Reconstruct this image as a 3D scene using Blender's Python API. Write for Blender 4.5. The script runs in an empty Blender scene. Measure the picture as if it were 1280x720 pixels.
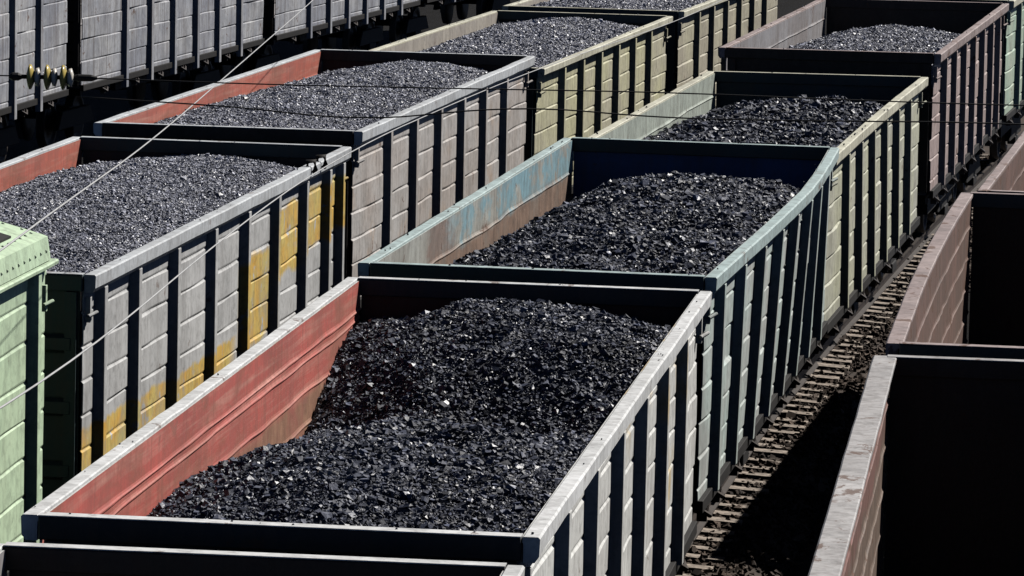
import bpy, math, random
import numpy as np
from mathutils import Vector, Matrix

rng = np.random.default_rng(11)
random.seed(11)
C = bpy.context.scene.collection
rad = math.radians

# ------------------------------------------------------------------ camera
PITCH, ROLL, CAM_Z, F = 0.118034, 0.019972, 8.3857, 6117.45 / 1280 * 36.0
cd = bpy.data.cameras.new("camera"); cam = bpy.data.objects.new("camera", cd); C.objects.link(cam)
cd.sensor_width = 36.0; cd.lens = F; cd.clip_start = 0.5; cd.clip_end = 3000
fw = Vector((0, math.cos(PITCH), -math.sin(PITCH)))
r0 = Vector((1, 0, 0)); u0 = Vector((0, math.sin(PITCH), math.cos(PITCH)))
rt = r0 * math.cos(ROLL) + u0 * math.sin(ROLL); up = u0 * math.cos(ROLL) - r0 * math.sin(ROLL)
cam.matrix_world = Matrix(((rt.x, up.x, -fw.x, 0), (rt.y, up.y, -fw.y, 0), (rt.z, up.z, -fw.z, CAM_Z), (0, 0, 0, 1)))
bpy.context.scene.camera = cam

# ------------------------------------------------------------------ sun and sky
SUN = Vector((0.798, 0.669, 1.0)).normalized()
elev = math.asin(SUN.z); azim = math.atan2(SUN.x, SUN.y)
w = bpy.data.worlds.new("World"); bpy.context.scene.world = w; w.use_nodes = True
nt = w.node_tree; bg = nt.nodes["Background"]
sky = nt.nodes.new("ShaderNodeTexSky"); sky.sky_type = 'NISHITA'; sky.sun_disc = False
sky.air_density = .2; sky.dust_density = .1; sky.ozone_density = 1.0; sky.altitude = 200; sky.sun_elevation = elev; sky.sun_rotation = azim
nt.links.new(sky.outputs[0], bg.inputs[0]); bg.inputs[1].default_value = 0.05
sl = bpy.data.lights.new("sun", 'SUN'); sun = bpy.data.objects.new("sun", sl); C.objects.link(sun)
sl.energy = 5.0; sl.angle = rad(0.5); sl.color = (1.0, 0.96, 0.9)
sun.rotation_euler = (-SUN).to_track_quat('-Z', 'Y').to_euler()
vs = bpy.context.scene.view_settings
vs.view_transform = 'Standard'; vs.look = 'None'; vs.exposure = 0.35; vs.gamma = 1.0; vs.use_curve_mapping = False

bpy.context.scene.cycles.diffuse_bounces = 0

# ------------------------------------------------------------------ helpers
class MB:
    def __init__(s): s.v = []; s.f = []
    def add(s, vs_, fs_):
        n = len(s.v); s.v.extend([tuple(map(float, p)) for p in vs_]); s.f.extend([tuple(i + n for i in q) for q in fs_])
    def box(s, x0, x1, y0, y1, z0, z1):
        s.add([(x0,y0,z0),(x1,y0,z0),(x1,y1,z0),(x0,y1,z0),(x0,y0,z1),(x1,y0,z1),(x1,y1,z1),(x0,y1,z1)],
              [(0,3,2,1),(4,5,6,7),(0,1,5,4),(1,2,6,5),(2,3,7,6),(3,0,4,7)])
    def hexa(s, bot, top):
        s.add(list(bot) + list(top), [(3,2,1,0),(4,5,6,7),(0,1,5,4),(1,2,6,5),(2,3,7,6),(3,0,4,7)])
    def sweep(s, prof, stations):
        """prof: closed list of (a,b); stations: list of functions/frames giving points"""
        n = len(prof); base = len(s.v)
        for st in stations: s.v.extend([tuple(map(float, st(a, b))) for a, b in prof])
        for k in range(len(stations) - 1):
            for i in range(n):
                j = (i + 1) % n
                s.f.append((base+k*n+i, base+k*n+j, base+(k+1)*n+j, base+(k+1)*n+i))
        s.f.append(tuple(base + i for i in range(n))[::-1])
        s.f.append(tuple(base + (len(stations)-1)*n + i for i in range(n)))
    def tube(s, pts, r, n=8):
        pts = [Vector(p) for p in pts]; st = []
        for i, p in enumerate(pts):
            t = (pts[min(i+1, len(pts)-1)] - pts[max(i-1, 0)]).normalized()
            a = t.cross(Vector((0, 0, 1)));
            if a.length < 1e-3: a = t.cross(Vector((1, 0, 0)))
            a.normalize(); b = a.cross(t)
            st.append(lambda x, y, p=p, a=a, b=b: p + a * x + b * y)
        s.sweep([(r*math.cos(2*math.pi*k/n), r*math.sin(2*math.pi*k/n)) for k in range(n)], st)
    def lathe(s, c, axis, prof, n=16):
        """prof: (along, radius) list round an axis through c"""
        c = Vector(c); ax = Vector(axis).normalized()
        a = ax.cross(Vector((0, 0, 1)))
        if a.length < 1e-3: a = Vector((1, 0, 0))
        a.normalize(); b = ax.cross(a); base = len(s.v)
        for (h, r) in prof:
            for k in range(n):
                t = 2*math.pi*k/n; s.v.append(tuple(c + ax*h + a*(r*math.cos(t)) + b*(r*math.sin(t))))
        for i in range(len(prof)-1):
            for k in range(n):
                j = (k+1) % n
                s.f.append((base+i*n+k, base+i*n+j, base+(i+1)*n+j, base+(i+1)*n+k))
        s.f.append(tuple(base+k for k in range(n))[::-1]); s.f.append(tuple(base+(len(prof)-1)*n+k for k in range(n)))
    def mesh(s, name):
        m = bpy.data.meshes.new(name); m.from_pydata(s.v, [], s.f); m.update()
        import bmesh
        b = bmesh.new(); b.from_mesh(m); bmesh.ops.recalc_face_normals(b, faces=b.faces); b.to_mesh(m); b.free()
        return m
    def build(s, name, mat, parent=None, bevel=0, smooth=False):
        m = s.mesh(name); return link(name, m, mat, parent, bevel, smooth)

def link(name, m, mat, parent=None, bevel=0, smooth=False):
    if mat and not m.materials: m.materials.append(mat)
    if smooth: m.polygons.foreach_set("use_smooth", [True]*len(m.polygons))
    o = bpy.data.objects.new(name, m); C.objects.link(o); o.parent = parent
    if bevel:
        b = o.modifiers.new("bevel", 'BEVEL'); b.width = bevel; b.segments = 2; b.limit_method = 'ANGLE'
    return o

def empty(name, loc, rz=0, ry=0):
    o = bpy.data.objects.new(name, None); C.objects.link(o); o.empty_display_size = .3
    o.location = loc; o.rotation_mode = 'XYZ'; o.rotation_euler = (0, ry, rz); return o

def tag(o, label=None, cat=None, group=None, kind=None):
    if label: o['label'] = label
    if cat: o['category'] = cat
    if group: o['group'] = group
    if kind: o['kind'] = kind
    return o

def vnoise(shape, cells, seed):
    """smooth value noise on a grid, range about -1..1"""
    r = np.random.default_rng(seed); a, b = cells
    g = r.uniform(-1, 1, (a + 3, b + 3))
    y = np.linspace(0, a, shape[0]); x = np.linspace(0, b, shape[1])
    yi = y.astype(int); xi = x.astype(int); fy = y - yi; fx = x - xi
    fy = (fy*fy*(3-2*fy))[:, None]; fx = (fx*fx*(3-2*fx))[None, :]
    g00 = g[yi][:, xi]; g01 = g[yi][:, xi+1]; g10 = g[yi+1][:, xi]; g11 = g[yi+1][:, xi+1]
    return (g00*(1-fx)+g01*fx)*(1-fy) + (g10*(1-fx)+g11*fx)*fy

# ------------------------------------------------------------------ materials
def new_mat(name):
    m = bpy.data.materials.new(name); m.use_nodes = True
    n = m.node_tree; b = n.nodes["Principled BSDF"]; return m, n, b
def N(n, t, **k):
    o = n.nodes.new(t)
    for a, v in k.items(): setattr(o, a, v)
    return o
def noise(n, vec, scale, detail=6, rough=.6, dist=0, w=0.0):
    o = N(n, "ShaderNodeTexNoise", noise_dimensions='4D')
    o.inputs["Scale"].default_value = scale; o.inputs["Detail"].default_value = detail
    o.inputs["Roughness"].default_value = rough; o.inputs["Distortion"].default_value = dist; o.inputs["W"].default_value = w
    n.links.new(vec, o.inputs["Vector"]); return o.outputs["Fac"]
def ramp(n, fac, stops):
    o = N(n, "ShaderNodeValToRGB"); cr = o.color_ramp
    while len(cr.elements) < len(stops): cr.elements.new(.5)
    for e, (p, c) in zip(cr.elements, stops):
        e.position = p; e.color = (*c, 1) if len(c) == 3 else c
    n.links.new(fac, o.inputs[0]); return o.outputs[0]
def mask(n, fac, lo, hi):
    o = N(n, "ShaderNodeMapRange"); o.inputs[1].default_value = lo; o.inputs[2].default_value = hi; o.clamp = True
    n.links.new(fac, o.inputs[0]); return o.outputs[0]
def mix(n, fac, a, b):
    o = N(n, "ShaderNodeMix", data_type='RGBA')
    for v, i in ((fac, 0), (a, 6), (b, 7)):
        if hasattr(v, "links"): n.links.new(v, o.inputs[i])
        else: o.inputs[i].default_value = v if i == 0 else (*v, 1)
    return o.outputs[2]
def math_(n, op, a, b=None):
    o = N(n, "ShaderNodeMath", operation=op)
    for v, i in ((a, 0), (b, 1)):
        if v is None: continue
        if hasattr(v, "links"): n.links.new(v, o.inputs[i])
        else: o.inputs[i].default_value = v
    return o.outputs[0]
def mapping(n, vec, sc=(1,1,1), loc=(0,0,0)):
    o = N(n, "ShaderNodeMapping"); o.inputs["Scale"].default_value = sc; o.inputs["Location"].default_value = loc
    n.links.new(vec, o.inputs[0]); return o.outputs[0]
def srgb(r, g, b):
    f = lambda c: (c/255/12.92) if c/255 <= .04045 else ((c/255+.055)/1.055)**2.4
    return (f(r), f(g), f(b))

_seed = [0]
def paint(name, base, second, rust=.35, chip=.5, streak=.5, rough=.6, rustc=(.09,.045,.028), dirt=(.05,.048,.045), dirt_amt=.5, low=None, extra=None, grime=.6):
    """weathered wagon paint: faded patches, vertical runs, chips to rust, coal grime.
    low=(z0, colour): other colour below height z0 (bare/rusted steel inside)"""
    _seed[0] += 7.3; W = _seed[0]
    m, n, b = new_mat(name)
    tc = N(n, "ShaderNodeTexCoord").outputs["Object"]
    sep = N(n, "ShaderNodeSeparateXYZ"); n.links.new(tc, sep.inputs[0])
    big = noise(n, mapping(n, tc, (1,.8,1)), 1.1, 7, .62, .3, W)
    col = mix(n, mask(n, big, .38, .62), base, second)
    if extra: col = extra(n, tc, sep, col, W)
    if low:
        wob = noise(n, mapping(n, tc, (.4,1,.4)), 1.5, 6, .6, .2, W+2)
        zz = math_(n, 'ADD', sep.outputs[2], math_(n, 'MULTIPLY', math_(n, 'SUBTRACT', wob, .5), low[2]))
        lowmix = mix(n, mask(n, noise(n, tc, 5, 8, .65, .5, W+3), .35, .65), low[1], tuple(c*.55 for c in low[1]))
        col = mix(n, mask(n, zz, low[0]+.05, low[0]-.05), col, lowmix)
    st = noise(n, mapping(n, tc, (6,9,.35)), 1.6, 5, .65, .2, W+4)
    stm = math_(n, 'MULTIPLY', mask(n, st, .45, .72), streak)
    col = mix(n, stm, col, tuple(.55*x+.45*y for x, y in zip(rustc, dirt)))
    fine = noise(n, tc, 9, 10, .7, .6, W+5)
    col = mix(n, math_(n, 'MULTIPLY', mask(n, fine, .47, .72), dirt_amt), col, dirt)
    blot = noise(n, mapping(n, tc, (1,1.3,.7)), .9, 9, .72, 1.2, W+9)
    col = mix(n, math_(n, 'MULTIPLY', mask(n, blot, .50, .66), grime), col, tuple(.5*x+.5*y for x, y in zip(dirt, second)))
    run = noise(n, mapping(n, tc, (9,14,.22)), 1.3, 6, .7, .15, W+10)
    col = mix(n, math_(n, 'MULTIPLY', mask(n, run, .60, .72), streak*rust*1.2), col, rustc)
    ch = noise(n, mapping(n, tc, (1,.7,1)), 3.2, 12, .68, .9, W+6)
    chm = math_(n, 'MULTIPLY', mask(n, ch, .66-.16*rust, .69-.16*rust), chip)
    col = mix(n, chm, col, rustc)
    n.links.new(col, b.inputs["Base Color"])
    b.inputs["Specular IOR Level"].default_value = .3
    rr = math_(n, 'ADD', math_(n, 'MULTIPLY', chm, .25), rough); n.links.new(rr, b.inputs["Roughness"])
    bp = N(n, "ShaderNodeBump"); bp.inputs["Strength"].default_value = .35; bp.inputs["Distance"].default_value = .012
    n.links.new(noise(n, tc, 7, 8, .6, .3, W+8), bp.inputs["Height"]); n.links.new(bp.outputs[0], b.inputs["Normal"])
    return m

def plain(name, col, rough=.7, var=.4, scale=6, metal=0):
    _seed[0] += 3.1
    m, n, b = new_mat(name); tc = N(n, "ShaderNodeTexCoord").outputs["Object"]
    c = mix(n, mask(n, noise(n, tc, scale, 8, .65, .3, _seed[0]), .3, .7), tuple(x*(1-var) for x in col), tuple(min(1, x*(1+var)) for x in col))
    n.links.new(c, b.inputs["Base Color"]); b.inputs["Roughness"].default_value = rough; b.inputs["Metallic"].default_value = metal
    b.inputs["Specular IOR Level"].default_value = .25
    return m

def coal_mat(name, dark, light, rough, spec, dust):
    _seed[0] += 5.7; W = _seed[0]
    m, n, b = new_mat(name); tc = N(n, "ShaderNodeTexCoord").outputs["Object"]
    at = N(n, "ShaderNodeAttribute"); at.attribute_name = "lump"
    c = mix(n, at.outputs["Fac"], dark, light)
    d = mask(n, noise(n, mapping(n, tc, (1,.6,1)), 1.0, 6, .6, .4, W), .42, .66)
    c = mix(n, math_(n, 'MULTIPLY', d, dust), c, (.088,.10,.145))
    n.links.new(c, b.inputs["Base Color"])
    b.inputs["Specular IOR Level"].default_value = spec
    r = N(n, "ShaderNodeMapRange"); r.inputs[3].default_value = rough+.25; r.inputs[4].default_value = rough-.08
    at2 = N(n, "ShaderNodeAttribute"); at2.attribute_name = "gloss"; n.links.new(at2.outputs["Fac"], r.inputs[0])
    n.links.new(r.outputs[0], b.inputs["Roughness"])
    bp = N(n, "ShaderNodeBump"); bp.inputs["Strength"].default_value = .5; bp.inputs["Distance"].default_value = .01
    n.links.new(noise(n, tc, 40, 4, .6, 0, W), bp.inputs["Height"]); n.links.new(bp.outputs[0], b.inputs["Normal"])
    return m

M_black = plain("black_underframe", (.010,.009,.009), .75, .5)
M_wheel = plain("wheel_steel", (.03,.024,.02), .6, .4)
M_steel = plain("fitting_steel", (.07,.06,.055), .5, .5)
M_wire_l = plain("bright_wire", (.42,.42,.42), .5, .2)
M_wire_d = plain("dark_wire", (.012,.012,.014), .6, .3)
M_cer = plain("yellow_ceramic", (.42,.33,.10), .25, .25, 20)
M_cer_w = plain("pale_ceramic", (.55,.52,.47), .3, .2, 20)
M_coal_fine = coal_mat("dusty_coal", (.075,.079,.10), (.55,.575,.72), .45, .8, .15)  # dusty grey, lightened so the lump colour also carries sunlit sheen
M_coal = coal_mat("glossy_coal", (.010,.011,.016), (.10,.116,.185), .46, .5, .45)

# ------------------------------------------------------------------ coal
def chunk_set(k, octa=False):
    out = []
    cube = np.array([(x,y,z) for x in (-1,1) for y in (-1,1) for z in (-1,1)], float)
    tri = np.array([(0,1,3),(0,3,2),(4,6,7),(4,7,5),(0,4,5),(0,5,1),(2,3,7),(2,7,6),(0,2,6),(0,6,4),(1,5,7),(1,7,3)])
    if octa:
        cube = np.array([(1.5,0,0),(-1.5,0,0),(0,1.5,0),(0,-1.5,0),(0,0,1.5),(0,0,-1.5)], float)
        tri = np.array([(0,2,4),(2,1,4),(1,3,4),(3,0,4),(2,0,5),(1,2,5),(3,1,5),(0,3,5)])
    for i in range(k):
        v = cube * .62 + rng.normal(0, .2, cube.shape); v *= rng.uniform(.7, 1.15, 3); out.append((v, tri))
    return out
CH = chunk_set(14); CHO = chunk_set(14, True)
def rand_rot(n):
    q = rng.normal(size=(n,4)); q /= np.linalg.norm(q, axis=1)[:,None]; a,b,c,d = q.T
    return np.stack([np.stack([1-2*(c*c+d*d),2*(b*c-a*d),2*(b*d+a*c)],1),
                     np.stack([2*(b*c+a*d),1-2*(b*b+d*d),2*(c*d-a*b)],1),
                     np.stack([2*(b*d-a*c),2*(c*d+a*b),1-2*(b*b+c*c)],1)],1)
def coal_heap(car, ctrl, size, count, mat, label, rough_h=.05, big=.03, sink=0.0, chunks=None):
    """loose lumps lying on a heap whose surface is laid through control heights (below the rim) left, centre, right"""
    L, Wd, H = car['L'], car['W'], car['H']
    hw = Wd/2 - .128; CHK = chunks or CH
    us = np.array([c[0] for c in ctrl]); hs = np.array([c[1:] for c in ctrl], float)
    fine = np.linspace(0, L, 400)
    cur = []
    for k in range(3):
        h = np.interp(fine, us, hs[:,k]); ker = np.ones(21)/21
        hp = np.pad(h, 10, mode='edge'); cur.append(np.convolve(hp, ker, 'valid'))
    nz = vnoise((200,60), (22,6), int(rng.integers(1e6))) * rough_h + vnoise((200,60), (60,16), int(rng.integers(1e6))) * rough_h*.6
    def height(x, y):
        l = np.interp(y, fine, cur[0]); c = np.interp(y, fine, cur[1]); r = np.interp(y, fine, cur[2])
        t = x/hw
        sh = np.abs(t)**1.7
        z = c*(1-sh) + np.where(t < 0, l, r)*sh
        iy = np.clip((y/L*199).astype(int), 0, 199); ix = np.clip(((x/hw*.5+.5)*59).astype(int), 0, 59)
        return H - sink + z + nz[iy, ix]*(1-np.abs(t)**6*.7)
    # bed
    nx, ny = 46, 190
    X, Y = np.meshgrid(np.linspace(-hw, hw, nx), np.linspace(.09, L-.09, ny)); Z = height(X.ravel(), Y.ravel()).reshape(X.shape) - size*.35
    V = [np.stack([X.ravel(), Y.ravel(), Z.ravel()], 1)]
    ii = np.arange(nx*ny).reshape(ny, nx)
    q = np.stack([ii[:-1,:-1], ii[:-1,1:], ii[1:,1:], ii[1:,:-1]], -1).reshape(-1,4)
    T = [np.concatenate([q[:,[0,1,2]], q[:,[0,2,3]]])]
    lum = [np.full(len(T[0]), .1)]; glo = [np.zeros(len(T[0]))]
    nv = nx*ny
    per = count//len(CHK)
    for v, t in CHK:
        x = rng.uniform(-hw+.02, hw-.02, per); y = rng.uniform(.12, L-.12, per)
        s = size*np.exp(rng.normal(-.3, .3 if chunks else .5, per)); s = np.minimum(np.where(rng.random(per) < big, s*1.9, s), size*2.8)
        z = height(x, y) + rng.uniform(-.35, .3, per)*s
        Rm = rand_rot(per)
        P = np.einsum('nij,kj->nki', Rm, v)*(s*.62)[:,None,None]
        P[:,:,2] *= .8
        P[:,:,0] += x[:,None]; P[:,:,1] += y[:,None]; P[:,:,2] += z[:,None]
        P[:,:,0] = np.clip(P[:,:,0], -hw-.005, hw+.005)
        V.append(P.reshape(-1,3)); k = v.shape[0]
        T.append((t[None] + (np.arange(per)*k)[:,None,None] + nv).reshape(-1,3)); nv += per*k
        lu = np.clip(rng.beta(1.3, 2.6, per), 0, 1); gl = (rng.random(per) < .45)*rng.uniform(.5, 1, per)
        lum.append(np.repeat(lu, len(t))); glo.append(np.repeat(gl, len(t)))
    # crumbs left lying along the rims
    per = 2
    for v, t in CHK:
        y = rng.uniform(0, L, per); x = np.where(rng.random(per) < .5, -1, 1)*(Wd/2 - rng.uniform(.02, .09, per))
        e = rng.random(per) < .35; x = np.where(e, rng.uniform(-hw, hw, per), x); y = np.where(e, np.where(rng.random(per) < .5, rng.uniform(0,.05,per), L-rng.uniform(0,.05,per)), y)
        s = np.minimum(size*np.exp(rng.normal(-.4, .4, per)), size*.8)
        P = np.einsum('nij,kj->nki', rand_rot(per), v)*(s*.5)[:,None,None]
        P += np.stack([x, y, H + s*.2 + .004], 1)[:,None,:]
        V.append(P.reshape(-1,3)); k = v.shape[0]
        T.append((t[None] + (np.arange(per)*k)[:,None,None] + nv).reshape(-1,3)); nv += per*k
        lum.append(np.full(per*len(t), .2)); glo.append(np.zeros(per*len(t)))
    V = np.concatenate(V).astype(np.float32); T = np.concatenate(T).astype(np.int32)
    me = bpy.data.meshes.new("coal_heap")
    me.vertices.add(len(V)); me.vertices.foreach_set("co", V.ravel())
    me.loops.add(T.size); me.loops.foreach_set("vertex_index", T.ravel())
    me.polygons.add(len(T)); me.polygons.foreach_set("loop_start", np.arange(0, T.size, 3, dtype=np.int32))
    me.update(calc_edges=True); me.validate()
    for nm, d in (("lump", lum), ("gloss", glo)):
        a = me.attributes.new(nm, 'FLOAT', 'FACE'); d = np.concatenate(d).astype(np.float32)
        if len(a.data) == len(d): a.data.foreach_set("value", d)
    me.polygons.foreach_set("use_smooth", [False]*len(me.polygons))
    o = link("coal_heap", me, mat)
    o.location = car['root'].location; o.rotation_euler = car['root'].rotation_euler
    tag(o, label, "coal heap", "coal loads in the rail cars")
    return o

# ------------------------------------------------------------------ wagons
POSTS = [2.0, 3.72, 5.44, 7.16, 8.88, 10.6]
def wagon(name, label, x, y, head, H=3.5, L=12.8, W=3.14, roll=0., side=None, rim=None, inner=None, end=None, end_in=None,
          ridges=(.33,.63,.93,1.23,1.53,1.83), posts=None, bow=(0,0), body=1.98, seed=1, cat="rail car", group="open-top rail cars standing in rows",
          floor=True, rim_top=True, post_w=.15, dent=.014, latches=True, low_posts=0.0, bogies=True, rim_w=.098, rim_h=.155, bend=None, hooks=()):
    root = empty(name, (x, y, 0), -rad(head), rad(roll)); tag(root, label, cat, group)
    car = dict(root=root, L=L, W=W, H=H)
    posts = posts or [p*L/12.8 for p in POSTS]
    zb = H - body
    XO = W/2 - .11           # outer face of the pressed panel
    PD = .086                 # how far a post stands out
    bl, br = bow
    def bowf(yy, s):
        t = np.clip(np.asarray(yy)/L, 0, 1)
        if bend and s > 0: return np.interp(t, np.linspace(0, 1, len(bend)), bend)
        return (br if s > 0 else bl) * np.sin(t*math.pi)
    r = np.random.default_rng(seed)
    # sides
    for s in (-1, 1):
        ys = np.unique(np.concatenate([np.linspace(.03, L-.03, 84), np.clip(np.array(posts), .03, L-.03)]))
        zs = []
        for d in ridges:
            zs += [H-d+.026, H-d+.011, H-d+.002, H-d-.006, H-d-.02]
        zs = np.array(sorted([z for z in zs if zb+.02 < z < H-.03] + [zb, H-.02]))
        prof = np.zeros(len(zs))
        for d in ridges: prof += np.clip((.015-np.abs(zs-(H-d)))/.010, 0, 1)*.013
        pl = np.zeros(len(ys))
        for a, b in zip([0]+posts, posts+[L]):
            t = np.clip((ys-a)/(b-a), 0, 1); pl += np.where((ys >= a) & (ys <= b), np.sin(t*math.pi), 0)*r.uniform(.1, .8)
        dn = vnoise((len(ys), len(zs)), (26, 6), seed*10+s+3)*dent + vnoise((len(ys), len(zs)), (9, 3), seed*10+s+5)*dent*.8
        dn = dn*np.clip(np.min(np.abs(ys[:,None]-np.array(posts)[None,:]), axis=1)/.3, 0, 1)[:,None]
        zf = np.sin(np.clip((zs-zb)/(H-zb), 0, 1)*math.pi)
        off = bowf(ys, s)[:,None]*np.clip((zs-zb)/(H-zb), 0, 1)[None,:] + dn*zf[None,:] + pl[:,None]*zf[None,:]*dent*.9
        # wavy ridges
        wav = vnoise((len(ys), len(zs)), (14, 5), seed*10+s+7)*.012
        xo = XO + off - prof[None,:]; xi = XO - .012 + off - prof[None,:]
        ny, nz = xo.shape
        Yg = np.repeat(ys[:,None], nz, 1); Zg = np.repeat(zs[None,:], ny, 0) + wav*np.minimum(1, zf[None,:]*2)
        V = np.concatenate([np.stack([s*xo, Yg, Zg], -1).reshape(-1,3), np.stack([s*xi, Yg, Zg], -1).reshape(-1,3)])
        ii = np.arange(ny*nz).reshape(ny, nz); jj = ii + ny*nz
        f = np.stack([ii[:-1,:-1], ii[1:,:-1], ii[1:,1:], ii[:-1,1:]], -1).reshape(-1,4)
        g = np.stack([jj[:-1,:-1], jj[:-1,1:], jj[1:,1:], jj[1:,:-1]], -1).reshape(-1,4)
        e = [(ii[k,0], jj[k,0], jj[k+1,0], ii[k+1,0]) for k in range(ny-1)] + [(ii[k,-1], ii[k+1,-1], jj[k+1,-1], jj[k,-1]) for k in range(ny-1)]
        e += [(ii[0,k], ii[0,k+1], jj[0,k+1], jj[0,k]) for k in range(nz-1)] + [(ii[-1,k], jj[-1,k], jj[-1,k+1], ii[-1,k+1]) for k in range(nz-1)]
        mb = MB(); mb.v = [tuple(p) for p in V.tolist()]; nf = len(f)
        mb.f = [tuple(q) for q in f.tolist()] + [tuple(q) for q in g.tolist()] + [tuple(map(int, q)) for q in e]
        m = mb.mesh("side_wall"); m.materials.append(side); m.materials.append(inner)
        mi = np.zeros(len(m.polygons), dtype=np.int32); mi[nf:2*nf] = 1; m.polygons.foreach_set("material_index", mi)
        link("side_wall", m, None, root)
        # top chord
        b = MB(); st = []
        for yy in np.linspace(0, L, 28):
            o_ = float(bowf(yy, s)) + r.normal(0, .0015); dz = r.normal(0, .0015)
            st.append(lambda a, c, yy=yy, o_=o_, dz=dz: (s*(W/2 + o_ + a), yy, H + c + dz))
        b.sweep([(-.004,-rim_h*.75),(0,-.012),(-.012,0),(-rim_w,0),(-rim_w-.008,-.008),(-rim_w-.008,-.034),(-.1,-.042),(-.1,-rim_h),(-.03,-rim_h)], st)
        b.build("top_rim", rim, root)
        # posts
        for p in posts:
            b = MB(); xo_ = XO + float(bowf(p, s)); x1 = xo_ + PD; h = post_w/2
            zt = H-rim_h-.002; zl = zb - .02 - low_posts; xb = XO + PD*1.05
            q0 = XO - .004; qt = xo_ - .004
            b.hexa([(s*q0,p-h*1.15,zl),(s*xb,p-h*.8,zl),(s*xb,p+h*.8,zl),(s*q0,p+h*1.15,zl)],
                   [(s*qt,p-h*1.15,zt),(s*x1,p-h*.8,zt),(s*x1,p+h*.8,zt),(s*qt,p+h*1.15,zt)])
            b.build("post", side, root, .008)
        if latches and s > 0:
            for k, (a, c) in enumerate(zip([.3]+posts, posts+[L-.3])):
                yy = (a+c)/2; b = MB()
                b.box(XO-.06, XO+.03, yy-.09, yy-.05, zb-.24, zb-.1); b.box(XO-.06, XO+.03, yy+.05, yy+.09, zb-.2, zb-.1)
                b.tube([(XO-.01, yy-.2, zb-.12), (XO+.05, yy, zb-.2), (XO-.01, yy+.22, zb-.14)], .022, 6)
                b.build("hatch_latch", M_steel, root)
    # bottom sill along each side
    for s in (-1, 1):
        b = MB(); b.box(min(s*(XO-.03), s*(XO+.045)), max(s*(XO-.03), s*(XO+.045)), .02, L-.02, zb-.09, zb+.02); b.build("bottom_sill", M_black, root, .006)
    # ends
    for k, (ya, yb, sg) in enumerate(((0.0, .05, -1), (L-.05, L, 1))):
        b = MB(); hw = XO - .028
        b.box(-hw, hw, ya+.012, yb-.012, zb, H-.03)
        yo = ya+.012 if sg < 0 else yb-.012
        for d in (.6, 1.15, 1.7):
            z = H-d; b.hexa([(-hw+.05, yo, z-.09), (hw-.05, yo, z-.09), (hw-.05, yo-.002*sg, z-.09), (-hw+.05, yo-.002*sg, z-.09)][::1],
                            [(-hw+.05, yo, z+.09), (hw-.05, yo, z+.09), (hw-.05, yo-.002*sg, z+.09), (-hw+.05, yo-.002*sg, z+.09)])
            b.hexa([(-hw+.05, yo-.001*sg, z-.08), (hw-.05, yo-.001*sg, z-.08), (hw-.07, yo+.06*sg, z-.05), (-hw+.07, yo+.06*sg, z-.05)],
                   [(-hw+.05, yo-.001*sg, z+.08), (hw-.05, yo-.001*sg, z+.08), (hw-.07, yo+.06*sg, z+.05), (-hw+.07, yo+.06*sg, z+.05)])
        m = b.mesh("end_wall"); m.materials.append(end); m.materials.append(end_in or inner)
        mi = []
        for p in m.polygons:
            mi.append(1 if (p.normal.y*sg < -.5 and abs(p.center.y-(yb-.012 if sg < 0 else ya+.012)) < .004) else 0)
        m.polygons.foreach_set("material_index", mi); link("end_wall", m, None, root)
        b = MB(); y0, y1 = (ya-.03, yb+.03) if sg < 0 else (ya-.03, yb+.03)
        hw2 = W/2 - .11
        b.box(-hw2, hw2, y0, y1, H-.145, H-.003); b.build("end_rim", (rim if rim_top == 'all' else end) if False else end, root, .01)
        b = MB(); b.box(-hw2, hw2, y0-.004, y1+.004, H-.001, H+.006); b.build("rim_cap", rim, root)
        # end corner posts
        for s in (-1, 1):
            b = MB(); xx = s*(hw-.07); b.box(xx-.05, xx+.05, (yo-.05 if sg < 0 else yo), (yo if sg < 0 else yo+.05), zb, H-.15); b.build("end_post", end, root)
    # floor, frame, running gear
    if floor:
        b = MB(); b.box(-XO+.05, XO-.05, .06, L-.06, zb-.05, zb); b.build("floor", inner, root)
    b = MB(); b.box(-.2, .2, -.1, L+.1, .82, zb-.1)
    for yy in np.linspace(.3, L-.3, 8): b.box(-XO+.08, XO-.08, yy-.07, yy+.07, zb-.2, zb-.055)
    b.box(-XO+.35, XO-.35, 3.6, L-3.6, .95, zb-.2)
    b.build("underframe", M_black, root)
    for yy, sg in ((-.1, -1), (L+.1, 1)):
        b = MB(); ye = yy + sg*.47
        b.box(-.11, .11, min(yy, ye), max(yy, ye), .95, 1.17); b.box(-.19, .19, min(ye-sg*.2, ye), max(ye-sg*.2, ye), .86, 1.27)
        b.build("coupler", M_black, root, .02)
    if bogies:
        for yc in (2.05, L-2.05):
            b = MB()
            for s in (-1, 1):
                X0, X1 = sorted((s*.68, s*.8))
                b.hexa([(X0,yc-1.25,.38),(X1,yc-1.25,.38),(X1,yc+1.25,.38),(X0,yc+1.25,.38)], [(X0,yc-.95,.72),(X1,yc-.95,.72),(X1,yc+.95,.72),(X0,yc+.95,.72)])
                b.box(X0-.02, X1+.02, yc-.3, yc+.3, .25, .4)
            b.box(-.7, .7, yc-.18, yc+.18, .5, .75)
            bo = b.build("bogie", M_black, root, .02)
            for dy in (-.925, .925):
                for s in (-1, 1):
                    b = MB(); b.lathe((s*.5, yc+dy, .475), (s, 0, 0), [(-.09,.2),(-.085,.5),(-.055,.5),(-.05,.475),(.05,.47),(.055,.38),(.02,.36),(.03,.15),(.1,.13),(.1,.05)], 28)
                    b.build("wheel", M_wheel, bo, 0, True)
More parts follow.
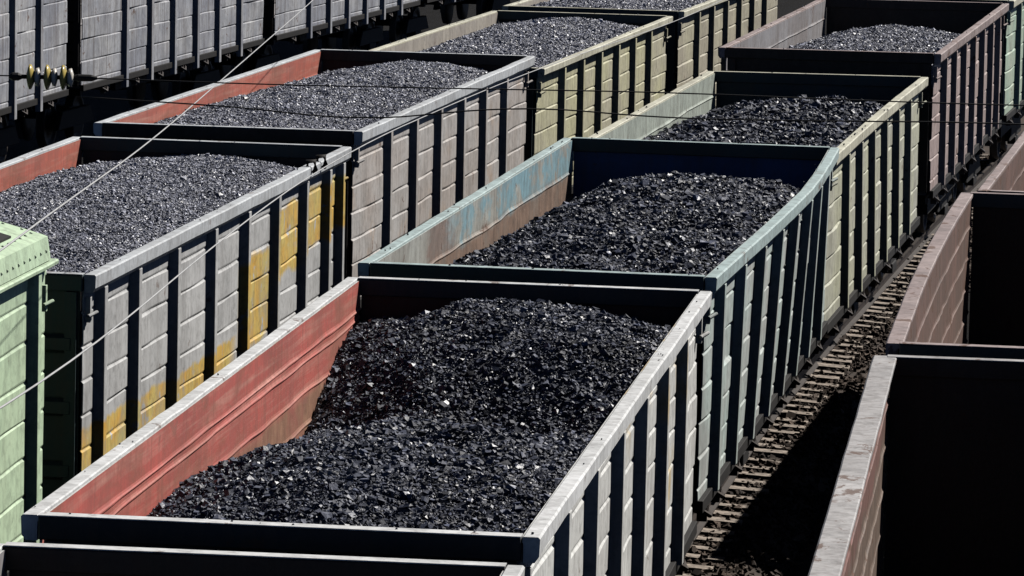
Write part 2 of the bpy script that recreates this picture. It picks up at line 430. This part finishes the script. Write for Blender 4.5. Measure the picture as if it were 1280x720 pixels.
    # lashing tabs at the corners of the right side
    for yy in (.1, L-.2):
        b = MB(); x0 = XO + float(bowf(yy, 1)) + .002
        b.box(x0, x0+.05, yy-.03, yy+.03, H-.42, H-.2); b.tube([(x0+.045, yy-.09, H-.36), (x0+.1, yy, H-.33), (x0+.045, yy+.09, H-.36)], .018, 6)
        b.build("corner_tab", side, root, .004)
    for yy in hooks:
        b = MB(); b.tube([(W/2-.05, yy, H-.02), (W/2-.05, yy, H+.05), (W/2+.03, yy, H+.06), (W/2+.04, yy, H-.03), (W/2+.015, yy, H-.07)], .028, 6)
        b.build("rim_hook", M_black, root, 0, True)
    return car

WHITE = (.62,.63,.63)
GRP = "open-top rail cars standing in rows"

def yellow_patch(n, tc, sep, col, W):
    """yellow lettering remains: a low band near one end that climbs to the top at the other"""
    u, z = sep.outputs[1], sep.outputs[2]
    wob = math_(n, 'MULTIPLY', math_(n, 'SUBTRACT', noise(n, tc, 1.7, 5, .6, .3, W+11), .5), .35)
    zz = math_(n, 'ADD', z, wob)
    low_ = math_(n, 'MULTIPLY', mask(n, zz, 2.17, 2.13), mask(n, u, 6.9, 6.5))
    def slab(u0, u1, z0, z1):
        a = math_(n, 'MULTIPLY', mask(n, u, u0-.06, u0+.06), mask(n, u, u1+.06, u1-.06))
        c = math_(n, 'MULTIPLY', mask(n, zz, z0-.03, z0+.03), mask(n, zz, z1+.03, z1-.03))
        return math_(n, 'MULTIPLY', a, c)
    mk = math_(n, 'MAXIMUM', low_, slab(6.95, 8.6, 1.95, 2.85))
    mk = math_(n, 'MAXIMUM', mk, slab(8.65, 10.2, 2.5, 3.2))
    mk = math_(n, 'MAXIMUM', mk, slab(10.3, 12.9, 2.6, 3.22))
    yc = mix(n, mask(n, noise(n, tc, 3, 6, .6, .2, W+12), .35, .65), (.62,.36,.07), (.55,.46,.16))
    wear = mask(n, noise(n, tc, 4.5, 9, .65, .4, W+13), .64, .58)
    return mix(n, math_(n, 'MULTIPLY', mk, wear), col, yc)

def slight_yellow(n, tc, sep, col, W):
    u = sep.outputs[1]
    a = math_(n, 'MULTIPLY', mask(n, u, 6.0, 6.3), mask(n, u, 10.9, 10.5))
    nz = math_(n, 'MULTIPLY', mask(n, noise(n, mapping(n, tc, (1,.9,.5)), 1.6, 6, .6, .2, W+12), .53, .62), .7)
    return mix(n, math_(n, 'MULTIPLY', a, nz), col, (.5,.34,.1))

def chalk_blue(n, tc, sep, col, W):
    """pale blue paint left on the inside boards between bare stretches"""
    wig = noise(n, mapping(n, tc, (1,.6,1.5)), 2.2, 8, .7, .5, W+17)
    u, z = math_(n, 'ADD', sep.outputs[1], math_(n, 'MULTIPLY', math_(n, 'SUBTRACT', wig, .5), 3.0)), sep.outputs[2]
    nz = noise(n, mapping(n, tc, (1,.5,1)), 1.5, 8, .65, .6, W+12)
    a = math_(n, 'MULTIPLY', mask(n, u, 4.0, 5.4), mask(n, nz, .475, .53))
    col = mix(n, math_(n, 'MULTIPLY', mask(n, u, 4.7, 4.3), mask(n, u, 3.0, 3.4)), col, (.24,.185,.16))
    return mix(n, a, col, (.22,.37,.43))

def rusty_patch(n, tc, sep, col, W):
    nz = noise(n, mapping(n, tc, (1,.5,1)), 1.3, 7, .65, .6, W+12)
    return mix(n, mask(n, nz, .56, .66), col, (.44,.36,.30))

def scuffed(n, tc, sep, col, W):
    """pale rubbed streaks along the wall and brown worn patches"""
    a = noise(n, mapping(n, tc, (2,.35,9)), 1.4, 9, .7, .3, W+12)
    col = mix(n, math_(n, 'MULTIPLY', mask(n, a, .47, .66), .7), col, (.56,.30,.24))
    b_ = noise(n, mapping(n, tc, (1,.5,1.4)), 1.1, 9, .68, .6, W+14)
    return mix(n, math_(n, 'MULTIPLY', mask(n, b_, .50, .62), .75), col, (.25,.11,.075))

dark_end = paint("dark_green_end", (.026,.05,.056), (.018,.034,.038), .2, .5, .3)  # end paints: own tints, with the ends' shade put into the colour
black_end = paint("black_end", (.011,.010,.012), (.007,.007,.009), .2, .5, .3)
navy_end = paint("navy_end", (.010,.019,.030), (.007,.013,.021), .2, .4, .3)
navy_in = paint("navy_inside_end", (.04,.10,.26), (.022,.055,.14), .25, .6, .3, dirt_amt=.3)
teal_in = paint("teal_inside_end", (.022,.05,.062), (.015,.034,.044), .25, .6, .3)
maroon_in = paint("maroon_inside_end", (.055,.02,.018), (.035,.018,.017), .25, .6, .3)

rim_dull = paint("dull_white_rim", (.45,.44,.44), (.36,.35,.35), .5, .8, .5, dirt_amt=.6)
rim_white = paint("white_rim", (.68,.69,.70), (.55,.56,.56), .35, .7, .35, dirt_amt=.5)
rim_grey = paint("grey_rim", (.54,.57,.60), (.45,.47,.49), .3, .7, .35, dirt_amt=.5)
rim_teal = paint("pale_teal_rim", (.42,.52,.52), (.34,.43,.43), .35, .7, .4, dirt_amt=.5)
rim_cream = paint("cream_rim", (.60,.59,.48), (.48,.47,.38), .35, .7, .4, dirt_amt=.5)
rim_pink = paint("dusty_pink_rim", (.37,.305,.295), (.28,.225,.22), .55, .8, .5, dirt_amt=.6)

grey_side = paint("pale_grey_side", (.62,.63,.62), (.53,.53,.52), .15, .6, .35, extra=slight_yellow)
grey_yellow = paint("grey_side_with_yellow", (.50,.505,.51), (.42,.425,.43), .12, .6, .3, extra=yellow_patch)
beige_side = paint("grey_beige_side", (.45,.44,.435), (.41,.37,.345), .25, .7, .45, extra=rusty_patch)
lime_side = paint("faded_lime_side", (.52,.51,.33), (.46,.44,.34), .25, .7, .45)
cream_side = paint("cream_side", (.46,.44,.33), (.40,.37,.30), .25, .7, .45)
teal_side = paint("pale_teal_side", (.43,.52,.50), (.45,.47,.46), .2, .7, .4)
sage_side = paint("sage_cream_side", (.47,.48,.36), (.43,.43,.37), .2, .7, .4)
pink_side = paint("dusty_pink_side", (.42,.33,.31), (.36,.29,.28), .35, .8, .5)
mint_side = paint("mint_side", (.36,.50,.40), (.44,.50,.40), .25, .7, .4)
green_side = paint("pale_green_side", (.53,.67,.47), (.46,.60,.42), .08, .5, .25)
brown_side = paint("rusty_brown_side", (.13,.08,.065), (.10,.065,.055), .35, .8, .5)
hop_side = paint("blue_grey_side", (.44,.45,.47), (.27,.285,.33), .35, .8, .8)

red_in = paint("salmon_red_inside", (.50,.115,.095), (.38,.10,.085), .3, .7, .6, low=(2.93, (.36,.20,.13), .25), extra=scuffed, rustc=(.24,.10,.075), dirt=(.22,.09,.075))
red_in2 = paint("orange_red_inside", (.50,.135,.095), (.38,.11,.085), .35, .8, .5, extra=scuffed, rustc=(.16,.06,.045), dirt=(.2,.09,.07))
blue_in = paint("chalky_blue_inside", (.40,.41,.38), (.31,.30,.27), .25, .8, .5, low=(3.19, (.28,.19,.145), .25), extra=chalk_blue)
pale_in = paint("pale_green_inside", (.40,.45,.40), (.34,.38,.34), .2, .7, .5)
grey_in = paint("worn_grey_inside", (.30,.30,.32), (.25,.235,.24), .35, .8, .6)
pink_in = paint("dusty_pink_inside", (.23,.115,.10), (.15,.085,.072), .6, .9, .7, low=(2.95, (.20,.145,.115), .5))
brown_in = paint("rust_brown_inside", (.185,.112,.095), (.135,.092,.077), .6, .9, .7)
cream_in = paint("cream_inside", (.42,.39,.34), (.34,.31,.28), .3, .7, .5)

S = dict
# centre row
A = wagon("gondola_car", "open coal car with salmon red inner wall and white rim, front of the centre row", -1.37, 28.616, 6.80, 3.547, 12.59, 3.114, .29,
          grey_side, rim_white, red_in, navy_end, maroon_in, (.27,.345,.60,.87,1.15,1.5,1.83), [1.95,3.7,5.45,7.2,8.95,10.65], (0,.0), seed=2)
B = wagon("gondola_car", "open coal car with pale teal rim and navy blue inner end wall", .194, 42.097, 8.29, 3.556, 13.065, 3.138, .25,
          teal_side, rim_teal, blue_in, dark_end, navy_in, (.37,.68,.98,1.28,1.58,1.86), posts=[.9,2.45,4.05,5.6,7.1,8.6,10.1,11.6], seed=3, bend=[0,.03,.06,.09,.11,.125,.10,.055,0], dent=.018)
Cc = wagon("gondola_car", "open coal car with cream rim and sage side behind the teal rimmed car", 2.175, 56.133, 9.41, 3.358, 12.669, 3.117, -.3,
          sage_side, rim_cream, pale_in, dark_end, teal_in, seed=4, bow=(0,-.03), dent=.018)
D = wagon("gondola_car", "tall open coal car with dusty pink ribbed side and black end", 4.467, 69.708, 9.89, 3.617, 12.88, 3.2, -.18,
          pink_side, rim_pink, grey_in, black_end, black_end, posts=[1.4,3.05,4.78,6.5,8.25,10.0,11.5], seed=5, dent=.018)
Ee = wagon("gondola_car", "mint green rail car at the far right beyond the dusty pink car", 6.90, 83.55, 10.5, 3.6, 12.8, 3.14, 0, mint_side, rim_cream, pale_in, dark_end, teal_in, seed=6)
far_c = 0.09 - 1.57*math.cos(rad(5.6)), 27.74 + 1.57*math.sin(rad(5.6))
Xx = wagon("gondola_car", "dark ended rail car cut off by the bottom edge, only its white rim showing", far_c[0]-12.8*math.sin(rad(5.6)), far_c[1]-12.8*math.cos(rad(5.6)), 5.6, 3.5, 12.8, 3.14, .3,
          grey_side, rim_white, grey_in, black_end, black_end, seed=7)
# second row
Q = wagon("gondola_car", "light grey coal car with yellow paint patches along its side", -5.137, 41.664, 7.80, 3.516, 12.813, 3.173, .23,
          grey_yellow, rim_grey, red_in2, dark_end, navy_end, posts=[.55,1.95,3.65,5.4,7.08,8.7,10.3,11.7,12.55], seed=8, dent=.012, hooks=(10.35, 10.95))
R_ = wagon("gondola_car", "grey beige coal car with orange red inner wall in the second row", -3.274, 55.532, 8.9, 3.579, 12.813, 3.136, 0,
          beige_side, rim_grey, red_in2, black_end, maroon_in, seed=9)
Ss = wagon("gondola_car", "faded lime coal car with cream rim in the second row", -1.115, 69.331, 9.91, 3.326, 12.768, 3.078, 0,
          lime_side, rim_cream, cream_in, dark_end, dark_end, seed=10, rim_h=.12)
Tt = wagon("gondola_car", "cream sided coal car at the top edge, last of the second row", 1.28, 83.0, 10.6, 3.34, 12.8, 3.14, 0,
          cream_side, rim_cream, cream_in, dark_end, dark_end, seed=11, rim_h=.12)
# right row
fu = 2.77 + 1.57*math.cos(rad(6.26)), 37.24 - 1.57*math.sin(rad(6.26))
U = wagon("gondola_car", "empty open car with pink inner wall and wide white rim in the lower right corner", fu[0]-12.8*math.sin(rad(6.26)), fu[1]-12.8*math.cos(rad(6.26)), 6.26, 3.5, 12.8, 3.14, .2,
          brown_side, rim_dull, pink_in, black_end, black_end, seed=12, dent=.009, rim_w=.175)
nv_ = 2.92 + 1.57*math.cos(rad(7.75)), 38.0 - 1.57*math.sin(rad(7.75))
Vv = wagon("gondola_car", "empty open car with bowed dusty pink wall and dark teal end beam, right row", nv_[0], nv_[1], 7.75, 3.5, 12.45, 3.14, .2,
          brown_side, rim_pink, brown_in, dark_end, black_end, seed=13, bow=(.06,0), dent=.010, rim_w=.13)
nw = 4.89 + 1.57*math.cos(rad(9.4)), 51.6 - 1.57*math.sin(rad(9.4))
Ww = wagon("gondola_car", "empty rust brown open car at the right edge, furthest of the right row", nw[0], nw[1], 9.4, 3.4, 12.8, 3.14, .2,
          brown_side, rim_pink, brown_in, dark_end, black_end, seed=14, dent=.02)

# covered car at the left edge
hp = 6.7
pf = -3.78 - 1.57*math.cos(rad(hp)), 40.4 + 1.57*math.sin(rad(hp))
P = wagon("covered_car", "pale green covered rail car with riveted pitched roof at the left edge", pf[0]-12.8*math.sin(rad(hp)), pf[1]-12.8*math.cos(rad(hp)), hp, 3.77, 12.8, 3.14, .2,
          green_side, green_side, grey_in, green_side, black_end, (.3,.62,.94,1.26,1.58,1.9,2.2), [1.6,3.3,5.0,6.7,8.4,10.1,12.2], seed=15, body=2.4, cat="covered rail car", group="", dent=.008, rim_h=.05)
if 'group' in P['root']: del P['root']['group']
b = MB(); L = 12.8; H = 3.77
prof = [(-1.53,.008),(-1.50,.20),(-1.44,.22),(0,.60),(1.44,.22),(1.50,.20),(1.53,.008)]
b.sweep(prof, [lambda a, c, yy=yy: (a, yy, H + c) for yy in (.02, 3, 6, 9, L-.14)])
for s in (-1, 1):
    for k in range(60):
        yy = .25 + k*.208
        b.lathe((s*1.517, yy, H+.09), (s, 0, .1), [(0,.016),(.008,.013),(.013,.005)], 8)
        b.lathe((s*1.39, yy, H+.233), (s*.26, 0, .96), [(0,.016),(.008,.013),(.013,.005)], 8)
    for k in range(8):
        b.lathe((s*(1.3-k*.16), L-.22, H+.257+k*.0422), (s*.26, 0, .96), [(0,.016),(.008,.013),(.013,.005)], 8)
roof = b.build("roof", green_side, P['root'])
for yc in (2.2, 6.4, 9.6):
    b = MB(); b.hexa([(0.35,yc-.55,H+0.518),(1.15,yc-.55,H+0.307),(1.15,yc+.55,H+0.307),(0.35,yc+.55,H+0.518)], [(0.35,yc-.55,H+0.598),(1.15,yc-.55,H+0.387),(1.15,yc+.55,H+0.387),(0.35,yc+.55,H+0.598)])
    b.build("roof_hatch", green_side, roof, .015)
b = MB(); b.hexa([(0.6,L-1.25,H+0.445),(1.34,L-1.25,H+0.249),(1.34,L-.8,H+0.249),(0.6,L-.8,H+0.445)], [(0.6,L-1.25,H+0.462),(1.34,L-1.25,H+0.266),(1.34,L-.8,H+0.266),(0.6,L-.8,H+0.462)])
b.build("hatch_gap_shade", M_black, roof)  # black plate painting the shadowed gap of a hatch cover

# far left row
CL = 13.9
px, py = -8.09, 89.47      # the middle of a gap between two cars, on their near faces
def along(p, h, d): return p[0]+math.sin(rad(h))*d, p[1]+math.cos(rad(h))*d
p1 = (px, py); p2 = along(p1, 10.9, 14.94); p3 = along(p2, 11.6, 14.6); p0 = along(p1, 8.9, -14.9)
for k, (st_, hd, lab) in enumerate(((p0, 8.9, "blue grey ribbed rail car at the left edge, behind the yellow insulator"),
               (p1, 10.9, "blue grey ribbed rail car in the far row, behind the bright wire"),
               (p2, 11.6, "blue grey ribbed rail car of the far row, above the orange red walled car"),
               (p3, 12.0, "blue grey ribbed rail car, last of the far row at the top edge"))):
    fx, fy = along(st_, hd, .5)
    wagon("gondola_car", lab, fx - 1.48*math.cos(rad(hd)), fy + 1.48*math.sin(rad(hd)), hd, 3.7, CL, 3.14, 0, hop_side, rim_grey, grey_in, black_end, black_end, (.35,.75,1.15,1.55,1.95,2.3),
          [2.9,4.7,6.45,8.2,9.95,11.75], (0,0), 2.4, 20+k, "rail car", "ribbed cars in the far left row", low_posts=.2, dent=.02, post_w=.2)

# ------------------------------------------------------------------ coal loads
coal_heap(A, [(0,-.5,-.45,-.5),(.7,-.46,-.22,-.36),(1.8,-.46,-.02,-.2),(3,-.47,.06,-.12),(4.6,-.44,.02,-.12),(6,-.56,-.22,-.2),(7.2,-.70,-.55,-.34),(8.2,-.86,-.88,-.62),(9.2,-.95,-.66,-.5),(9.8,-.84,-.36,-.34),
              (10.4,-.66,-.1,-.2),(11.1,-.44,.03,-.15),(12,-.3,.0,-.22),(12.6,-.3,-.14,-.3)], .024, 125000, M_coal, "glossy black coal heaped in two humps in the red walled car", .06, .025, .09)
coal_heap(B, [(0,-.5,-.5,-.5),(.8,-.44,-.3,-.38),(2,-.42,-.12,-.2),(4.3,-.44,-.06,-.15),(7,-.58,-.03,-.1),(9.3,-.64,-.02,-.12),(11,-.68,-.12,-.3),(13,-.72,-.35,-.5)], .029, 98000, M_coal,
          "glossy black coal heap between the pale teal rims", .07, .03, .08)
coal_heap(Cc, [(0,-.4,-.35,-.35),(3,-.32,-.12,-.15),(5.8,-.31,-.1,-.13),(8.9,-.4,-.1,-.15),(10,-.42,-.12,-.2),(12.6,-.46,-.38,-.45)], .037, 58000, M_coal, "black coal heap inside the cream rimmed car", .07, .03, .08)
coal_heap(D, [(0,-.55,-.4,-.4),(4,-.42,-.2,-.25),(7,-.42,-.1,-.15),(8.6,-.5,-.1,-.25),(11.3,-.6,-.4,-.5),(12.8,-.85,-.75,-.8)], .034, 50000, M_coal_fine, "grey dusty coal low inside the tall dusty pink car", .05, .02, .08, CHO)
coal_heap(Q, [(0,-.22,-.04,-.14),(3,-.22,.0,-.12),(9.5,-.24,.0,-.12),(11,-.25,-.01,-.14),(12.8,-.32,-.16,-.32)], .027, 100000, M_coal_fine, "grey fine coal filling the car with yellow patches", .03, .012, .02, CHO)
coal_heap(R_, [(0,-.2,-.06,-.16),(4.7,-.19,.0,-.12),(7.9,-.24,.0,-.12),(11,-.32,-.02,-.16),(12.8,-.4,-.1,-.32)], .029, 85000, M_coal_fine, "grey fine coal in the orange red walled second row car", .03, .012, .02, CHO)
coal_heap(Ss, [(0,-.22,-.02,-.12),(7,-.22,.02,-.1),(11,-.2,.0,-.14),(12.8,-.2,-.06,-.3)], .034, 60000, M_coal_fine, "grey fine coal in the faded lime car", .03, .012, .02, CHO)
coal_heap(Tt, [(0,-.1,.04,-.06),(12.8,-.1,.04,-.06)], .036, 50000, M_coal_fine, "grey fine coal in the cream car at the top edge", .03, .012, .02, CHO)

# ------------------------------------------------------------------ ground and tracks
def ground_mat():
    m, n, b = new_mat("coal_dusted_ground"); tc = N(n, "ShaderNodeTexCoord").outputs["Object"]
    c = mix(n, mask(n, noise(n, tc, 1.2, 10, .7, .4, 3), .35, .68), (.003,.0028,.0028), (.008,.007,.0065))
    n.links.new(c, b.inputs["Base Color"]); b.inputs["Roughness"].default_value = .95; b.inputs["Specular IOR Level"].default_value = .1
    bp = N(n, "ShaderNodeBump"); bp.inputs["Distance"].default_value = .05; n.links.new(noise(n, tc, 14, 6, .7, 0, 5), bp.inputs["Height"]); n.links.new(bp.outputs[0], b.inputs["Normal"])
    return m
b = MB(); b.add([(-600,-300,-.34),(600,-300,-.34),(600,1200,-.34),(-600,1200,-.34)], [(0,1,2,3)])
tag(b.build("ground", ground_mat()), kind="structure")

def ballast_mat():
    m, n, b = new_mat("brown_ballast"); tc = N(n, "ShaderNodeTexCoord").outputs["Object"]
    at = N(n, "ShaderNodeAttribute"); at.attribute_name = "lump"
    c = mix(n, at.outputs["Fac"], (.04,.03,.024), (.15,.113,.09))
    c = mix(n, mask(n, noise(n, tc, .9, 6, .6, .4, 8), .45, .7), c, (.03,.026,.024))
    n.links.new(c, b.inputs["Base Color"]); b.inputs["Roughness"].default_value = .9; b.inputs["Specular IOR Level"].default_value = .15
    return m
M_bal = ballast_mat()
M_tie = plain("weathered_sleeper", (.22,.185,.155), .85, .75, 14)
M_rail = plain("rail_steel", (.03,.022,.018), .6, .4, 8)
def frame(path, s):
    """point and direction at arc length s along a polyline"""
    acc = 0
    for a, c in zip(path[:-1], path[1:]):
        d = math.dist(a, c)
        if s <= acc + d or c is path[-1]:
            t = (s-acc)/d; dx, dy = (c[0]-a[0])/d, (c[1]-a[1])/d
            return a[0]+(c[0]-a[0])*t, a[1]+(c[1]-a[1])*t, dx, dy
        acc += d
def car_path(cars):
    p = []
    for c in cars:
        r_ = c['root']; h = -r_.rotation_euler.z
        for t in (.16, .84): p.append((r_.location.x+math.sin(h)*c['L']*t, r_.location.y+math.cos(h)*c['L']*t))
    d0 = (p[1][0]-p[0][0], p[1][1]-p[0][1]); d1 = (p[-1][0]-p[-2][0], p[-1][1]-p[-2][1])
    return [(p[0][0]-d0[0]*2, p[0][1]-d0[1]*2)] + p + [(p[-1][0]+d1[0]*6, p[-1][1]+d1[1]*6)]
paths = dict(centre=car_path([Xx,A,B,Cc,D,Ee]), second=car_path([P,Q,R_,Ss,Tt]), right=car_path([U,Vv,Ww]))
for nm, path in paths.items():
    tot = sum(math.dist(a, c) for a, c in zip(path[:-1], path[1:]))
    S_ = np.linspace(0, tot, 60)
    for off in (-.5, .5):
        b = MB(); st = []
        for s in S_:
            x, y, dx, dy = frame(path, s)
            st.append(lambda a, c, x=x, y=y, dx=dx, dy=dy: (x+dy*(off+a), y-dx*(off+a), c))
        b.sweep([(-.075,-.17),(.075,-.17),(.075,-.155),(.012,-.135),(.012,-.045),(.036,-.035),(.036,0),(-.036,0),(-.036,-.035),(-.012,-.045),(-.012,-.135),(-.075,-.155)], st)
        tag(b.build("rail_track", M_rail), kind="structure")
    # ballast bed as loose stones over a low bank
    V = []; T = []; lum = []; nv = 0
    b = MB(); st = []
    for s in S_:
        x, y, dx, dy = frame(path, s)
        st.append(lambda a, c, x=x, y=y, dx=dx, dy=dy: (x+dy*a, y-dx*a, c))
    b.sweep([(-1.6,-.335),(1.6,-.335),(1.2,-.215),(-1.2,-.215)], st)
    V.append(np.array(b.v)); base_f = []
    for f in b.f:
        for k in range(1, len(f)-1): base_f.append((f[0], f[k], f[k+1]))
    T.append(np.array(base_f)); lum.append(np.full(len(base_f), .25)); nv = len(b.v)
    if nm == 'centre':
        per = 2600
        for v, t in CH[:10]:
            ss = rng.uniform(tot*.15, tot*.66, per); aa = rng.uniform(-.2, 1.75, per)
            F_ = np.array([frame(path, s) for s in ss])
            sc = .05*np.exp(rng.normal(-.1,.3,per)); Rm = rand_rot(per)
            Pp = np.einsum('nij,kj->nki', Rm, v)*(sc*.7)[:,None,None]
            Pp[:,:,0] += (F_[:,0]+F_[:,3]*aa)[:,None]; Pp[:,:,1] += (F_[:,1]-F_[:,2]*aa)[:,None]
            Pp[:,:,2] += (np.where(aa > 1.2, -.215-(aa-1.2)*.3, -.218)+rng.uniform(-.01,.02,per)+np.where(rng.random(per) < .14, .036, 0))[:,None]
            V.append(Pp.reshape(-1,3)); T.append((t[None]+(np.arange(per)*8)[:,None,None]+nv).reshape(-1,3)); nv += per*8
            lum.append(np.repeat(rng.beta(1.5,2,per), len(t)))
    V = np.concatenate(V); T = np.concatenate(T); me = bpy.data.meshes.new("ballast")
    me.from_pydata(V.tolist(), [], T.tolist()); me.update()
    a = me.attributes.new("lump", 'FLOAT', 'FACE'); a.data.foreach_set("value", np.concatenate(lum).astype(np.float32))
    tag(link("ballast", me, M_bal), kind="stuff")
    # sleepers
    lo, hi = dict(centre=(.25,.66), second=(.2,.2), right=(.2,.2))[nm]
    if hi > lo:
        b = MB()
        bot = [(-1.35,-.125,-.33),(1.35,-.125,-.33),(1.35,.125,-.33),(-1.35,.125,-.33)]
        b.add([(-0.96,-.12,-.33),(-0.96,.12,-.33),(-0.96,.1,-.20),(-0.96,-.1,-.20),(-.5,-.11,-.172),(-.5,.11,-.172),(0,-.09,-.2),(0,.09,-.2),(.5,-.11,-.172),(.5,.11,-.172),
               (0.96,-.1,-.20),(0.96,.1,-.20),(0.96,.12,-.33),(0.96,-.12,-.33),(-.5,-.13,-.33),(-.5,.13,-.33),(0,-.13,-.33),(0,.13,-.33),(.5,-.13,-.33),(.5,.13,-.33)],
              [(0,1,2,3),(3,2,5,4),(4,5,7,6),(6,7,9,8),(8,9,11,10),(10,11,12,13),(0,3,4,14),(14,4,6,16),(16,6,8,18),(18,8,10,13),(1,15,5,2),(15,17,7,5),(17,19,9,7),(19,12,11,9)])
        me = b.mesh("sleeper"); me.materials.append(M_tie)
        s = tot*lo
        while s < tot*hi:
            x, y, dx, dy = frame(path, s)
            o = bpy.data.objects.new("sleeper", me); C.objects.link(o)
            o.location = (x+random.gauss(0,.02), y, random.gauss(.012,.006)); o.rotation_euler = (random.gauss(0,.02), random.gauss(0,.006), -math.atan2(dx, dy)+random.gauss(0,.012))
            tag(o, "grey sleeper in the brown ballast under the centre row of cars", "railway sleeper", "sleepers under the centre row")
            s += random.gauss(.56,.012)

# ------------------------------------------------------------------ overhead wires
def curve_pts(pts, n=60):
    pts = np.array(pts, float); t = np.concatenate([[0], np.cumsum(np.linalg.norm(np.diff(pts, axis=0), axis=1))])
    tt = np.linspace(0, t[-1], n); o = np.stack([np.interp(tt, t, pts[:,k]) for k in range(3)], 1)
    k = 7; p = np.pad(o, ((k//2, k//2), (0, 0)), mode='reflect', reflect_type='odd')
    return np.stack([np.convolve(p[:,j], np.ones(k)/k, 'valid') for j in range(3)], 1)
def wire(name, pts, r, mat, label):
    b = MB(); b.tube(curve_pts(pts), r, 6); return tag(b.build(name, mat, None, 0, True), label, "overhead wire")
w1 = wire("overhead_wire", [(-1.9,12,6.62),(-2.206,20,6.043),(-2.412,24,5.769),(-2.558,34,5.314),(-2.489,44,5.15),(-2.252,54,5.138),(-1.7,74,5.3)], .005, M_wire_l,
          "bright thin wire crossing above the orange red walled car")
w2 = wire("overhead_wire", [(-1.79,10,6.5),(-1.788,17,5.89),(-1.775,20,5.689),(-1.738,24,5.485),(-1.64,28,5.357),(-1.503,31,5.259),(-1.225,35,5.194),(-.677,41,5.0),(-.159,46,4.865),(.328,50,4.76),(1.289,57,4.59),(2.1,62,4.5),(5,80,4.6)], .0042, M_wire_l,
          "bright thin wire running in front of the yellow patched grey side")
h1 = empty("cross_span_wire", (-2.5,26,6.383)); tag(h1, "dark span wire with a yellow insulator in the upper left", "overhead wire")
def child_wire(name, pts, r, mat, parent, origin):
    b = MB(); b.tube(curve_pts([tuple(np.array(p)-np.array(origin)) for p in pts]), r, 6); return b.build(name, mat, parent, 0, True)
child_wire("strand", [(-4.5,26,6.40),(-2.833,26,6.387),(-2.151,26,6.383),(-1.47,26,6.367),(-.02,26,6.366),(.788,26,6.369),(1.98,26,6.342),(2.877,26,6.334),(4,26,6.34)], .004, M_wire_d, h1, (-2.5,26,6.383))
b = MB(); b.lathe((-.13,0,0), (1,0,0), [(0,.012),(.26,.012)], 10)
ins = b.build("insulator", M_black, h1)
for k, dx in enumerate((-.085, .005, .09)):
    b = MB(); b.lathe((dx-.02,0,0), (1,0,0), [(0,.02),(.006,.05),(.014,.068),(.024,.066),(.034,.045),(.044,.02)], 24); b.build("insulator_disc", M_cer, ins, 0, True)
    b = MB(); b.lathe((dx+.018,0,0), (1,0,0), [(0,.018),(.01,.046),(.026,.05),(.036,.018)], 24); b.build("insulator_collar", M_cer_w, ins, 0, True)
b = MB(); b.lathe((-.2,0,0), (1,0,0), [(0,.01),(.02,.022),(.05,.022),(.07,.012)], 12)
b.build("clamp", M_wire_d, h1)
b = MB(); b.lathe((.14,0,0), (1,0,0), [(0,.012),(.03,.02),(.1,.018),(.13,.008)], 12)
b.build("clamp", M_wire_d, h1)
wire("cross_span_wire", [(-2.4,27,6.20),(-1.524,27,6.161),(-1.214,27,6.14),(-.947,27,6.09),(-.4,27,6.15),(.046,27,6.201),(.822,27,6.145),(1.973,27,6.151),(2.592,27,6.16),(2.991,27,6.145),(4.2,27,6.15)], .0045, M_wire_d,
     "dark sagging span wire, lower of the two across the middle")
